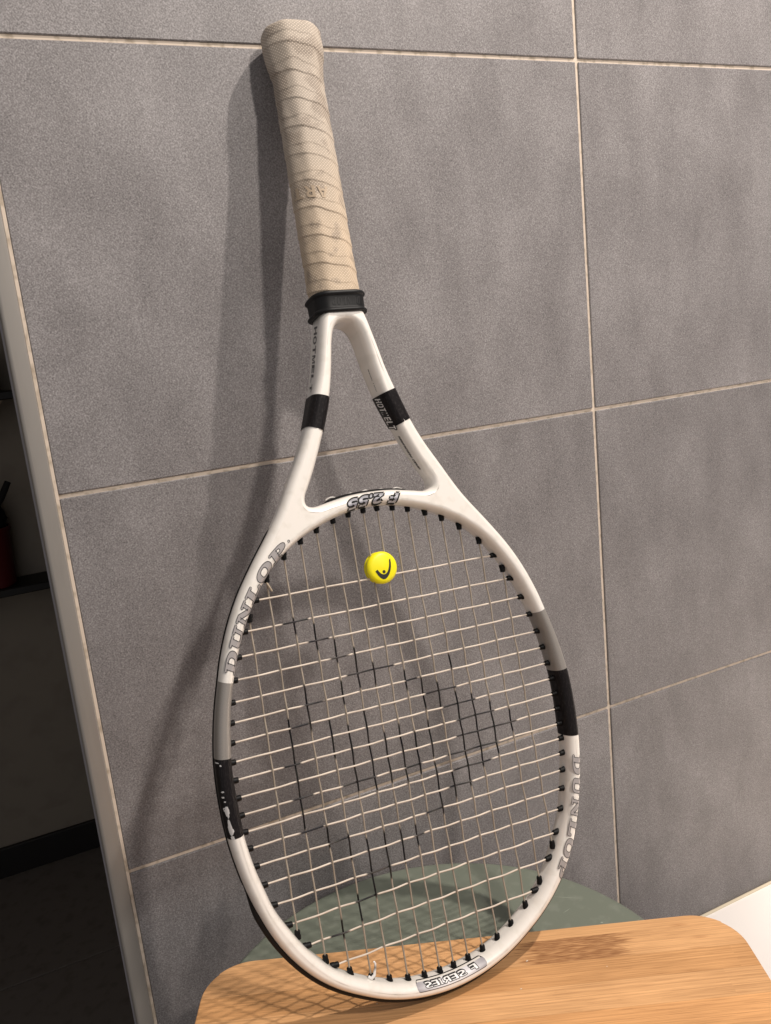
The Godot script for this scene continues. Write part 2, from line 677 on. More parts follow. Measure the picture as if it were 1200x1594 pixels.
	var f2 := func(u: float, v: float) -> Array:
		var r := along(outer, lerpf(w0, w1, u), -1.0)
		var z := lerpf(-0.0030, 0.0052 - 0.003 * u, v)
		var extra := maxf(absf(z) - (FH - FZ), 0.0) / FZ
		var co := sqrt(1.0 - extra * extra)
		var p: Vector2 = r[0] - r[1] * FW * (1.0 - co)
		var nn := Vector3(r[1].x * co / FW, r[1].y * co / FW, extra * signf(z) / FZ).normalized()
		return [Vector3(p.x, p.y, z) + nn * 0.0002, nn]
	lay(s2, "HOTMELT", sans, even_spans("HOTMELT"), 7.0, 0.2, f2)
	part("lettering", s2, M.ink_grey)


# ---------------------------------------------------------------- strings
const TOPX := [-97.9, -82.1, -67.9, -54.6, -42, -28.8, -17.05, -5.4, 5.4, 17.05, 28.8, 42, 54.6, 67.7, 82.1, 97.9]
const TOPY := [101.8, 125.6, 138.8, 147.3, 153.2, 157.9, 160.6, 161.9, 161.9, 160.6, 157.9, 153.2, 147.3, 138.8, 125.6, 101.8]
const BOTX := [-100.2, -84.5, -69.5, -55.4, -42.8, -29.7, -17.4, -5.6, 5.4, 17.2, 29.5, 42.6, 55.3, 69.3, 84.5, 100.3]
const BOTY := [-104.4, -126.2, -139.7, -149, -154.5, -158.7, -160.8, -161.9, -162, -160.9, -158.7, -154.7, -149.2, -139.9, -126.4, -104.6]
const CRY := [114.5, 95.4, 79.8, 65.5, 51.7, 38.8, 26.2, 13.8, 2.1, -9.4, -20.7, -31.9, -43.0, -55.3, -68.4, -82.9, -98.5, -115.4, -134.1]
const CRX := [90.5, 101.3, 108.0, 113.0, 116.9, 119.5, 121.3, 122.8, 123.1, 123.1, 122.7, 122.2, 120.8, 118.5, 115.2, 111.0, 103.5, 93.4, 77.2]
# where the worn black stencil shows: string number, from, to (mm)
const INK_M := [[1, -42, 32], [2, 86, 98], [2, 21, 52], [2, -59, -44], [3, 73, 91], [3, -1, 26], [3, -70, -52], [3, -112, -94], [4, 61, 79], [4, 33, 50], [4, -27, 19], [4, -99, -60], [5, 42, 70], [5, -30, 25], [5, -91, -59], [6, 41, 57], [6, -29, 8], [6, -84, -60], [7, -30, 11], [7, -74, -61], [8, 33, 47], [8, -28, 2], [9, 17, 39], [9, -20, 8], [9, -59, -22], [10, 14, 33], [10, -51, -33], [11, -45, 23], [11, 40, 50], [12, -34, 19], [13, -29, 9], [14, -17, 1], [2, -118, -107]]
const INK_C := [[1, -76, -58], [2, -60, -46], [3, -48, -34], [4, -37, -2], [5, -72, -56], [6, -83, -69], [6, 18, 43], [5, 5, 14], [7, 30, 57], [8, 39, 71], [9, 37, 88], [10, 28, 69], [11, 30, 62], [12, 25, 44], [10, -6, 7], [10, -54, -28], [8, -90, -80], [10, -88, -74], [12, -88, -72], [13, -70, -56], [15, -47, -28], [16, -58, -41], [17, -78, -66], [14, -8, -1], [13, 5, 17]]


func string_colour(along_: float, marks: Array, mixn: float) -> Color:
	var cream := Color(0.37, 0.32, 0.262).lerp(Color(0.265, 0.222, 0.176), 0.5 + 0.5 * mixn)
	for m in marks:
		var d: float = minf(along_ - m[1], m[2] - along_) + 0.5
		var k := smoothstep(-0.8, 0.8, d + mixn * 1.5)
		if k > 0.0:
			return cream.lerp(Color(0.008, 0.008, 0.009), k * (0.97 + 0.06 * mixn))
	return cream


func build_strings() -> void:
	var nz := noise(0.06, 5, 2)
	var r := 0.00062
	var amp := 0.00060
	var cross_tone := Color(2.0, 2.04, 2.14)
	var main_xy := func(i: int, y: float) -> float:
		return lerpf(BOTX[i], TOPX[i], (y - BOTY[i]) / (TOPY[i] - BOTY[i]))
	for i in 16:
		var a := Vector2(TOPX[i], TOPY[i])
		var b := Vector2(BOTX[i], BOTY[i])
		var dir := (b - a).normalized()
		var p0 := a - dir * 5.0
		var p1 := b + dir * 5.0
		var count := int(p0.distance_to(p1) / 1.7)
		var marks := INK_M.filter(func(m): return m[0] == i)
		var pts := PackedVector3Array()
		var cols := []
		for k in count + 1:
			var q := p0.lerp(p1, k / float(count))
			var z := weave(q.y, CRY, i, CRX, absf(q.x)) * amp
			pts.append(Vector3(q.x * 0.001, q.y * 0.001, z))
			cols.append(string_colour(q.y, marks, nz.get_noise_2d(q.y, i * 50.0)))
		var s := Shape.new()
		s.tube(pts, [r], 7, cols)
		part("main_string", s, M.strings)
		grommet(a, -dir)
		grommet(b, dir)
	for j in 19:
		var a := Vector2(-CRX[j], CRY[j])
		var b := Vector2(CRX[j], CRY[j])
		var xs := []
		for i in 16:
			xs.append(main_xy.call(i, CRY[j]))
		var count := int((b.x - a.x + 10.0) / 1.7)
		var marks := INK_C.filter(func(m): return m[0] == j)
		var pts := PackedVector3Array()
		var cols := []
		for k in count + 1:
			var x := lerpf(a.x - 5.0, b.x + 5.0, k / float(count))
			var z := -weave(x, xs, j, [], 0.0, j) * amp
			var sag := sin(x * 0.11 + j) * 0.12
			pts.append(Vector3(x * 0.001, (CRY[j] + sag) * 0.001, z))
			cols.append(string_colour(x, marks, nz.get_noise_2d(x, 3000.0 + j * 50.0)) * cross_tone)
		var s := Shape.new()
		s.tube(pts, [r], 7, cols)
		part("cross_string", s, M.strings)
		grommet(a, Vector2(-1, 0))
		grommet(b, Vector2(1, 0))
	# the two tied-off ends
	var s1 := Shape.new()
	s1.tube(PackedVector3Array([Vector3(-0.0830, 0.1260, 0.0006), Vector3(-0.0822, 0.1235, 0.0018), Vector3(-0.0808, 0.1205, 0.0016), Vector3(-0.0800, 0.1188, 0.0010)]), [0.0007], 7, [Color(0.4, 0.33, 0.25), Color(0.4, 0.33, 0.25), Color(0.4, 0.33, 0.25), Color(0.4, 0.33, 0.25)])
	part("string_end", s1, M.strings)
	var s2 := Shape.new()
	var w := Color(0.75, 0.74, 0.72)
	s2.tube(PackedVector3Array([Vector3(-0.0575, -0.1490, 0.001), Vector3(-0.0560, -0.1500, 0.0026), Vector3(-0.0538, -0.1482, 0.0028), Vector3(-0.0530, -0.1460, 0.0024), Vector3(-0.0524, -0.1435, 0.0030), Vector3(-0.0519, -0.1412, 0.0026), Vector3(-0.0526, -0.1396, 0.0030)]), [0.0012, 0.0013, 0.0011, 0.0009, 0.00075, 0.00075, 0.0006], 8, [w, w, w, w, Color(0.2, 0.2, 0.2), w, w])
	part("string_end", s2, M.strings)


func weave(t: float, at: Array, parity: int, lim: Array, x: float, other := -1) -> float:
	# +1 at one crossing, -1 at the next
	var k := 0
	var n := at.size()
	var down: bool = at[0] > at[n - 1]
	if (down and t > at[0]) or (not down and t < at[0]):
		return (1.0 if parity % 2 == 0 else -1.0) * maxf(0.0, 1.0 - absf(t - at[0]) / 8.0)
	if (down and t < at[n - 1]) or (not down and t > at[n - 1]):
		return (1.0 if (parity + n - 1) % 2 == 0 else -1.0) * maxf(0.0, 1.0 - absf(t - at[n - 1]) / 8.0)
	while k < n - 2 and ((down and t < at[k + 1]) or (not down and t > at[k + 1])):
		k += 1
	var f: float = (t - at[k]) / (at[k + 1] - at[k])
	return (1.0 if (parity + k) % 2 == 0 else -1.0) * cos(PI * clampf(f, 0.0, 1.0))


var grommet_mesh: ArrayMesh
func grommet(at_mm: Vector2, dir: Vector2) -> void:
	if grommet_mesh == null:
		var s := Shape.new()
		s.lathe([Vector2(0.0006, -0.0010), Vector2(0.0016, -0.0010), Vector2(0.0019, -0.0007), Vector2(0.0020, 0.0005), Vector2(0.0020, 0.0018), Vector2(0.0023, 0.0023), Vector2(0.0024, 0.0045)], 12)
		grommet_mesh = s.mesh()
	var o := MeshInstance3D.new()
	o.name = "grommet"
	o.mesh = grommet_mesh
	o.material_override = M.black_plastic
	var y := Vector3(dir.x, dir.y, 0).rotated(Vector3(0, 0, 1), rng.randf_range(-0.09, 0.09))
	var x := Vector3(0, 0, 1)
	o.transform = Transform3D(Basis(x, y, x.cross(y)), Vector3(at_mm.x, at_mm.y, 0) * 0.001 + Vector3(0, TIP, 0))
	racket.add_child(o, true)


# ---------------------------------------------------------------- handle
func octagon(th: float, hw: float, hd: float, p := 14.0, corner := 1.015) -> float:
	var sum := 0.0
	var dia := (hw + hd) * 0.5 * corner
	for k in 8:
		var d := dia if k % 2 else (hw if k % 4 == 0 else hd)
		sum += pow(maxf(0.0, cos(th - k * PI / 4)) / d, p)
	return pow(sum, -1.0 / p)


func grip_radius(th: float, y: float) -> float:
	var fl := smoothstep(0.472, 0.497, y)
	var taper := (y - 0.315) / 0.2
	return octagon(th, lerpf(0.0180, 0.0178, taper) + 0.0034 * fl, lerpf(0.0158, 0.0154, taper) + 0.0030 * fl)


func build_handle() -> void:
	var s := Shape.new()
	var nth := 112
	var y0 := 0.3150
	var y1 := 0.5105
	var rows := 330
	var pitch := 0.0196
	var wob := noise(9.0, 11, 2)
	for k in rows:
		var y := lerpf(y0, y1, k / float(rows - 1))
		for j in nth:
			var th := TAU * j / nth
			# seams fall towards the right over the front (th = PI/2 is the front)
			var turn := fposmod(th - PI / 2, TAU)
			if turn > PI:
				turn -= TAU
			var uneven := wob.get_noise_2d(cos(th) * 0.06, y * 0.8) * 0.10
			var ph := (y - y0) / pitch - turn / TAU + uneven
			var f := ph - floorf(ph)
			var h := (0.00062 + 0.0003 * wob.get_noise_2d(y * 2.2, 40.0)) * pow(1.0 - f, 1.6) * smoothstep(0.0, 0.035, f)
			var g := fposmod(f - 0.36 + wob.get_noise_2d(cos(th) * 0.07 + 7.0, y * 1.0) * 0.12, 1.0)
			h += 0.00030 * (1.0 - g) * smoothstep(0.0, 0.04, g)
			h += wob.get_noise_2d(cos(th) * 0.15 + 3.0, y * 4.0 + sin(th) * 0.1) * 0.00022
			var r := grip_radius(th, y) + h
			if y > 0.5065:
				r -= 0.0030 * (1.0 - sqrt(maxf(0.0, 1.0 - pow((y - 0.5065) / 0.0041, 2.0))))
			s.point(Vector3(cos(th) * r, y, sin(th) * r), Vector3.ZERO, Vector2(float(j) / nth, (y - y0) / (y1 - y0)))
	for k in rows:                                   # normals from the neighbours
		for j in nth:
			var dj := s.v[k * nth + (j + 1) % nth] - s.v[k * nth + (j + nth - 1) % nth]
			var dk := s.v[mini(k + 1, rows - 1) * nth + j] - s.v[maxi(k - 1, 0) * nth + j]
			s.n[k * nth + j] = dk.cross(dj).normalized()
	s.knit(0, rows, nth, true)
	# close the seam of the texture: the last strip repeats u = 1
	var cap := []
	var first := s.v.size()
	for j in nth:
		var p := s.v[(rows - 1) * nth + j]
		s.point(p, Vector3(p.x * 20.0, 1, p.z * 20.0).normalized(), Vector2(0.5 + p.x * 8.0, 0.5 + p.z * 8.0))
		cap.append(first + j)
	for ringk in [0.75, 0.35]:
		for j in nth:
			var p := s.v[(rows - 1) * nth + j]
			s.point(Vector3(p.x * ringk, y1 + 0.0035 * (1.0 - ringk), p.z * ringk), Vector3.UP, Vector2(0.5 + p.x * ringk * 8.0, 0.5 + p.z * ringk * 8.0))
	s.knit(first, 3, nth, true)
	var mid := s.point(Vector3(0, y1 + 0.0028, 0), Vector3.UP, Vector2(0.5, 0.5))
	for j in nth:
		s.tri(first + 2 * nth + j, first + 2 * nth + (j + 1) % nth, mid)
	var grip := part("grip", s, M.grip)
	# raised letters pressed into the tape, upside down
	var t := Shape.new()
	var f2 := func(u: float, v: float) -> Array:
		var th := lerpf(PI * 0.46, PI * 0.95, u)
		var y := 0.3905 - v * 0.0082 + (th - PI / 2) * 0.0022
		var r := grip_radius(th, y) + 0.00085
		return [Vector3(cos(th) * r, y, sin(th) * r), Vector3(cos(th), 0, sin(th))]
	lay(t, "ART", font(false), [[0.0, 0.30], [0.36, 0.64], [0.70, 1.0]], 3.6, 0.0, f2)
	put("lettering", t, M.grip_letter, grip)
	# rubber collar
	var col := Shape.new()
	var prof := [[0.3016, -0.0016], [0.3015, 0.0008], [0.3020, 0.0017], [0.3030, 0.0021], [0.3040, 0.0017], [0.3046, 0.0007], [0.3052, 0.0004], [0.3090, 0.0005], [0.3128, 0.0007], [0.3134, 0.0012], [0.3142, 0.0020], [0.3154, 0.0021], [0.3164, 0.0014], [0.3169, 0.0003], [0.3171, -0.0016]]
	var n2 := 72
	for k in prof.size():
		for j in n2:
			var th := TAU * j / n2
			var y: float = prof[k][0]
			var tp := (y - 0.3015) / 0.0156
			var r: float = octagon(th, lerpf(0.0180, 0.0182, tp), lerpf(0.0160, 0.0160, tp), 18.0, 1.17) + prof[k][1]
			col.point(Vector3(cos(th) * r, y, sin(th) * r), Vector3.ZERO, Vector2(j / float(n2), tp))
	for k in prof.size():
		for j in n2:
			var dj := col.v[k * n2 + (j + 1) % n2] - col.v[k * n2 + (j + n2 - 1) % n2]
			var dk := col.v[mini(k + 1, prof.size() - 1) * n2 + j] - col.v[maxi(k - 1, 0) * n2 + j]
			col.n[k * n2 + j] = dk.cross(dj).normalized()
	col.knit(0, prof.size(), n2, true)
	var collar := part("rubber_collar", col, M.rubber)
	var t2 := Shape.new()
	var f3 := func(u: float, v: float) -> Array:
		var x := lerpf(0.0125, -0.0080, u)
		var y := 0.3116 - v * 0.0052
		var th := atan2(0.0158, x)
		var r := octagon(th, 0.0181, 0.0160, 18.0, 1.17) + 0.00075
		return [Vector3(cos(th) * r, y, sin(th) * r), Vector3(0, 0, 1)]
	lay(t2, "DUNLOP", font(true), even_spans("DUNLOP"), 3.4, 0.2, f3)
	put("lettering", t2, M.rubber, collar)


func build_racket() -> void:
	racket = thing("tennis_racket", "white tennis racket with beige taped grip leaning against grey tiles", "tennis racket", RO + RB * Vector3(0, -TIP, 0))
	racket.basis = RB
	build_frame()
	band("grey_band", head_hole, 1.0, 0.0662, 0.0200, M.grey_paint)
	band("black_band", head_hole, 1.0, 0.0200, -0.0295, M.black_paint)
	band("grey_band", head_hole, -1.0, 0.0648, 0.0187, M.grey_paint)
	var lb := band("black_band", head_hole, -1.0, 0.0187, -0.0306, M.black_paint)
	lb.set_meta("label", "chipped black band on the left of the head")
	band("black_band", throat_hole, 1.0, 0.2425, 0.2190, M.black_paint, 0.0005)
	band("black_band", throat_hole, -1.0, 0.2435, 0.2208, M.black_paint, 0.0005)
	# chipped paint on the left black band, along its outer edge
	var chips := Shape.new()
	for c in [[-0.0005, 0.0006, 0.0009, 0.45], [-0.0040, 0.0006, 0.0009, 0.42], [-0.0068, 0.0005, 0.0006, 0.5], [-0.0135, 0.0040, 0.0013, 0.52], [-0.0118, 0.0020, 0.0016, 0.50], [-0.0242, 0.0055, 0.0011, 0.50], [-0.0260, 0.0024, 0.0014, 0.55], [-0.0302, 0.0014, 0.0011, 0.52], [0.0163, 0.0007, 0.0006, 0.5], [0.0178, 0.0005, 0.0010, 0.3]]:
		var ctr := chips.v.size()
		var place := func(dy: float, da: float) -> Array:
			var r := along(outer, index_at_y(outer, c[0] + dy), -1.0)
			return on_front(r[0], -r[1], maxf(0.0002, 0.0020 + (c[3] - 0.45) * 0.008 + da), 0.00022)
		var m0: Array = place.call(0.0, 0.0)
		chips.point(m0[0], m0[1])
		for k in 18:
			var th := TAU * k / 18.0
			var jag := rng.randf_range(0.72, 1.15)
			var e: Array = place.call(cos(th) * c[1] * jag, sin(th) * c[2] * 0.9 * jag)
			chips.point(e[0], e[1])
		for k in 18:
			chips.tri(ctr, ctr + 1 + k, ctr + 1 + (k + 1) % 18)
	put("paint_chips", chips, M.chip, lb)
	# bumper round the tip, thin grommet strips up the sides and over the bridge
	var half := outer.size() / 2
	var ia := int(index_at_y(outer, -0.0640))
	strip("bumper_guard", outer, -1.0, ia, outer.size() - ia, 0.0066, 0.0030, M.bumper, -0.0010, 14)
	var ib := int(index_at_y(outer, 0.1600))
	strip("grommet_strip", outer, -1.0, ib, ia + 2, 0.0020, 0.0007, M.black_plastic, -0.0010, 3)
	strip("grommet_strip", outer, -1.0, outer.size() - ia - 2, outer.size() - ib, 0.0020, 0.0007, M.black_plastic, -0.0010, 3)
	var hs := throat_hole.size() / 2
	var bx := int(index_at_x(throat_hole, 0.033, true))
	strip("grommet_strip", throat_hole, 1.0, bx, 2 * hs - bx, 0.0040, 0.0016, M.black_plastic, -0.0030, 4)
	for x in [-0.026, -0.011, 0.0, 0.012, 0.024]:
		var s := Shape.new()
		var y := 0.1760 - absf(x) * 0.055 + 0.0005
		var pts := PackedVector3Array()
		for k in 9:
			var q := k / 8.0
			pts.append(Vector3(x + lerpf(-0.0045, 0.0045, q), y - 0.0012 + 0.0016 * sin(PI * q), -0.0035))
		s.tube(pts, [0.0007], 7, [])
		part("string_loop", s, M.loop)
	build_lettering()
	build_strings()
	build_handle()


func build_dampener() -> void:
	var at := Vector3(0.0002, 0.1208, 0.0)
	var d := thing("vibration_dampener", "round yellow rubber vibration dampener with black mark on the upper strings", "dampener", RO + RB * at)
	d.basis = RB * Basis(Vector3(1, 0, 0), PI / 2)      # its axis towards the viewer
	var s := Shape.new()
	var prof := [Vector2(0.0, -0.0042), Vector2(0.0090, -0.0042), Vector2(0.0106, -0.0036), Vector2(0.0113, -0.0024), Vector2(0.0113, -0.0012), Vector2(0.0106, -0.0006), Vector2(0.0106, 0.0006), Vector2(0.0113, 0.0012)]
	for k in 9:
		var a := k / 8.0 * PI / 2
		prof.append(Vector2(0.0078 + 0.0037 * cos(a), 0.0030 + 0.0034 * sin(a)))
	prof.append(Vector2(0.0040, 0.0071))
	prof.append(Vector2(0.0, 0.0073))
	s.lathe(prof, 64)
	put("cap", s, M.yellow, d)
	# the mark: a hook with a dot, printed on the face
	var face := func(x: float, y: float) -> Vector3:
		var r := Vector2(x, y).length()
		var z := 0.0073 - 0.0003 * r / 0.0078
		if r > 0.0078:
			z = 0.0030 + 0.0034 * sqrt(maxf(0.0, 1.0 - pow((r - 0.0078) / 0.0037, 2.0)))
		elif r > 0.004:
			z = lerpf(0.0071, 0.0064, (r - 0.004) / 0.0038)
		else:
			z = lerpf(0.0073, 0.0071, r / 0.004)
		return Vector3(x, z + 0.00012, -y)
	var outer_l := [[6.6, 5.7], [6.5, 2.5], [6.0, -0.5], [5.1, -3.2], [3.9, -5.6], [2.3, -7.6], [0.6, -8.8], [-1.4, -8.9], [-3.4, -7.6], [-5.2, -5.4], [-6.9, -2.0]]
	var inner_l := [[5.4, 4.8], [4.9, 2.0], [4.2, -0.4], [3.4, -2.3], [2.4, -3.8], [1.4, -4.7], [0.3, -5.2], [-1.1, -5.2], [-2.6, -4.4], [-3.9, -3.0], [-5.2, -0.9]]
	var t := Shape.new()
	var dense := []
	for k in outer_l.size() - 1:
		for q in 4:
			var f := q / 4.0
			dense.append([lerpf(outer_l[k][0], outer_l[k + 1][0], f), lerpf(outer_l[k][1], outer_l[k + 1][1], f), lerpf(inner_l[k][0], inner_l[k + 1][0], f), lerpf(inner_l[k][1], inner_l[k + 1][1], f)])
	dense.append([-6.9, -2.0, -5.2, -0.9])
	for e in dense:
		for q in 5:
			var f := q / 4.0
			t.point(face.call(lerpf(e[0], e[2], f) * 0.00094, lerpf(e[1], e[3], f) * 0.00094 + 0.0002), Vector3.UP)
	t.knit(0, dense.size(), 5)
	var c := t.point(face.call(-0.0003, -0.0029), Vector3.UP)
	for k in 20:
		t.point(face.call(-0.0003 + cos(TAU * k / 20.0) * 0.00118, -0.0029 + sin(TAU * k / 20.0) * 0.00118), Vector3.UP)
	for k in 20:
		t.tri(c, c + 1 + k, c + 1 + (k + 1) % 20)
	put("printed_mark", t, M.mark, d)


# ---------------------------------------------------------------- materials
func tex(im: Image) -> ImageTexture:
	im.generate_mipmaps()
	return ImageTexture.create_from_image(im)


func tile_textures() -> void:
	# cement-look porcelain: soft clouds, drawn-out smears and a fine grain
	var n := 1792
	var cloud := streaks(n, n, 448, 448, 0.012, 21, 5)
	var smear := streaks(n, n, 640, 256, 0.022, 22, 4)
	var grain := noise(0.22, 23, 3).get_seamless_image(n, n, false, false, 0.1, true).get_data()
	# loose specks of about a millimetre
	var half := n / 2
	var dots := PackedByteArray()
	dots.resize(half * half)
	for k in half * half:
		dots[k] = 128 + rng.randi_range(-60, 60) + (rng.randi_range(20, 67) if rng.randf() < 0.05 else 0) - (rng.randi_range(20, 68) if rng.randf() < 0.05 else 0)
	var di := Image.create_from_data(half, half, false, Image.FORMAT_L8, dots)
	di.resize(n, n, Image.INTERPOLATE_CUBIC)
	var fine := di.get_data()
	var data := PackedByteArray()
	data.resize(n * n * 3)
	var bump := PackedByteArray()
	bump.resize(n * n)
	for k in n * n:
		var g := (grain[k] - 128) * 0.17 + (fine[k] - 128) * 0.26
		var v := 122.5 + (cloud[k] - 128) * 0.058 + (smear[k] - 128) * 0.062 + g
		data[k * 3] = clampi(int(v + 2.6), 0, 255)
		data[k * 3 + 1] = clampi(int(v - 1.3), 0, 255)
		data[k * 3 + 2] = clampi(int(v - 1.5), 0, 255)
		bump[k] = clampi(int(128 + (grain[k] - 128) * 0.4 + (fine[k] - 128) * 0.4), 0, 255)
	var im := Image.create_from_data(n, n, false, Image.FORMAT_RGB8, data)
	var t := tex(im)
	var bi := Image.create_from_data(n, n, false, Image.FORMAT_L8, bump)
	bi.convert(Image.FORMAT_RGBA8)
	bi.bump_map_to_normal_map(2.0)
	var bt := tex(bi)
	var variants := []
	for k in 3:
		var m := mat(Color(1, 1, 1).darkened([0.0, 0.03, 0.05][k]), 0.52)
		m.albedo_texture = t
		m.normal_enabled = true
		m.normal_texture = bt
		m.normal_scale = 0.16
		m.metallic_specular = 0.45
		variants.append(m)
	M.tile = variants


func wood_textures() -> void:
	var w := 1024
	var h := 1024
	var a := streaks(w, h, 9, 1024, 0.16, 31, 4)
	var b := streaks(w, h, 44, 1024, 0.36, 32, 2)
	var c := streaks(w, h, 256, 256, 0.02, 33, 3)
	var data := PackedByteArray()
	data.resize(w * h * 3)
	for k in w * h:
		var v := (a[k] - 128) / 128.0 * 0.09 + (b[k] - 128) / 128.0 * 0.075 + (c[k] - 128) / 128.0 * 0.05
		if b[k] < 58:
			v -= 0.045
		v += 1.0
		data[k * 3] = clampi(int(209 * v), 0, 255)
		data[k * 3 + 1] = clampi(int(160 * (v * 1.12 - 0.12)), 0, 255)
		data[k * 3 + 2] = clampi(int(111 * (v * 1.25 - 0.25)), 0, 255)
	# growth nodes of the bamboo: short darker smudges across the grain
	var im := Image.create_from_data(w, h, false, Image.FORMAT_RGB8, data)
	for k in 26:
		var cx := rng.randi_range(20, w - 20)
		var cy := rng.randi_range(20, h - 20)
		var rx := rng.randi_range(9, 26)
		var ry := rng.randi_range(5, 13)
		for y in range(maxi(0, cy - ry), mini(h, cy + ry)):
			for x in range(maxi(0, cx - rx), mini(w, cx + rx)):
				var d := Vector2((x - cx) / float(rx), (y - cy) / float(ry)).length()
				if d < 1.0:
					var p := im.get_pixel(x, y)
					im.set_pixel(x, y, p.lerp(Color(0.50, 0.31, 0.17), (1.0 - d) * 0.55 * (0.5 + 0.5 * sin(y * 1.3 + x * 0.15))))
	var t := tex(im)
	var out := []
	for k in 4:
		var m := mat([Color(1, 1, 1), Color(0.95, 0.93, 0.90), Color(1.0, 0.97, 0.93), Color(0.92, 0.90, 0.88)][k], 0.46)
		m.albedo_texture = t
		m.metallic_specular = 0.4
		out.append(m)
	# one stave with a long brown node
	var st := Image.create(1024, 128, false, Image.FORMAT_RGB8)
	st.blit_rect(im, Rect2i(0, 300, 1024, 128), Vector2i.ZERO)
	var nn := noise(0.05, 37, 3)
	for y in 128:
		for x in 1024:
			var e := minf(smoothstep(590.0, 640.0, x + nn.get_noise_2d(x * 0.3, y * 2.0) * 60.0), smoothstep(812.0, 780.0, x + nn.get_noise_2d(x * 0.3 + 900.0, y * 2.0) * 40.0))
			if e > 0.0:
				var g := 0.55 + 0.6 * nn.get_noise_2d(x * 0.5, y * 3.0)
				st.set_pixel(x, y, st.get_pixel(x, y).lerp(Color(0.50, 0.33, 0.20), e * clampf(g, 0.2, 0.95)))
	var sm := mat(Color(1, 1, 1), 0.46)
	sm.albedo_texture = tex(st)
	sm.metallic_specular = 0.4
	M.stained = sm
	M.wood = out


func grip_textures() -> void:
	var w := 1024
	var h := 1536
	var dirt := streaks(w, h, 128, 192, 0.035, 41, 4)
	var fibre := noise(0.2, 42, 2).get_image(w, h, false, false, true).get_data()
	var data := PackedByteArray()
	data.resize(w * h * 3)
	var hb := PackedByteArray()
	hb.resize(w * h)
	var per := 46          # holes round the grip
	for y in h:
		var along_ := y / float(h)               # 0 at the collar
		var vy := along_ * 178.0                 # rows of holes
		var row := int(floorf(vy))
		var fy := vy - row - 0.5
		for x in w:
			var k := y * w + x
			var vx := x / float(w) * per + (0.5 if row % 2 else 0.0)
			var fx := vx - floorf(vx) - 0.5
			var r := Vector2(fx * 2.45, fy * 1.15).length()
			var hole := smoothstep(0.40, 0.20, r)
			var stain := (dirt[k] - 128) / 128.0
			var grime := clampf(stain * 2.4 + 0.05 + (along_ - 0.72) * 1.2, 0.0, 1.0)
			var v := 1.0 + (fibre[k] - 128) / 128.0 * 0.05 + stain * 0.05
			var base := Color(0.70, 0.625, 0.535).lerp(Color(0.635, 0.59, 0.54), smoothstep(0.1, 0.7, along_))
			var c := base.lerp(Color(0.40, 0.355, 0.315), grime * 0.46) * v
			c = c.lerp(Color(0.93, 0.87, 0.79), hole * 0.85)
			data[k * 3] = clampi(int(c.r * 255), 0, 255)
			data[k * 3 + 1] = clampi(int(c.g * 255), 0, 255)
			data[k * 3 + 2] = clampi(int(c.b * 255), 0, 255)
			hb[k] = clampi(int(110 + hole * 90 + (fibre[k] - 128) * 0.12), 0, 255)
	var m := mat(Color(1, 1, 1), 0.75)
	m.albedo_texture = tex(Image.create_from_data(w, h, false, Image.FORMAT_RGB8, data))
	var bi := Image.create_from_data(w, h, false, Image.FORMAT_L8, hb)
	bi.convert(Image.FORMAT_RGBA8)
	bi.bump_map_to_normal_map(3.0)
	m.normal_enabled = true
	m.normal_texture = tex(bi)
	m.normal_scale = 0.6
	M.grip = m
	M.grip_letter = mat(Color(0.69, 0.615, 0.525), 0.7)


func gradient(c: Array, vertical := true) -> GradientTexture2D:
	var g := Gradient.new()
	var off := PackedFloat32Array()
	var cs := PackedColorArray()
	for k in c.size():
		off.append(k / float(c.size() - 1))
		cs.append(c[k])
	g.offsets = off
	g.colors = cs
	var t := GradientTexture2D.new()
	t.gradient = g
	t.width = 64
	t.height = 64
	t.fill_from = Vector2(0, 0)
	t.fill_to = Vector2(0, 1) if vertical else Vector2(1, 0)
	return t


func speckled(base: Color, spot: Color, freq: float, seed_: int, rough: float, amount := 0.5) -> StandardMaterial3D:
	var n := 512
	var a := noise(freq, seed_, 4).get_image(n, n, false, false, true).get_data()
	var data := PackedByteArray()
	data.resize(n * n * 3)
	for k in n * n:
		var c := base.lerp(spot, clampf((a[k] - 128) / 128.0 * 1.6 - 0.15, 0.0, 1.0) * amount)
		data[k * 3] = int(c.r * 255)
		data[k * 3 + 1] = int(c.g * 255)
		data[k * 3 + 2] = int(c.b * 255)
	var m := mat(Color(1, 1, 1), rough)
	m.albedo_texture = tex(Image.create_from_data(n, n, false, Image.FORMAT_RGB8, data))
	return m


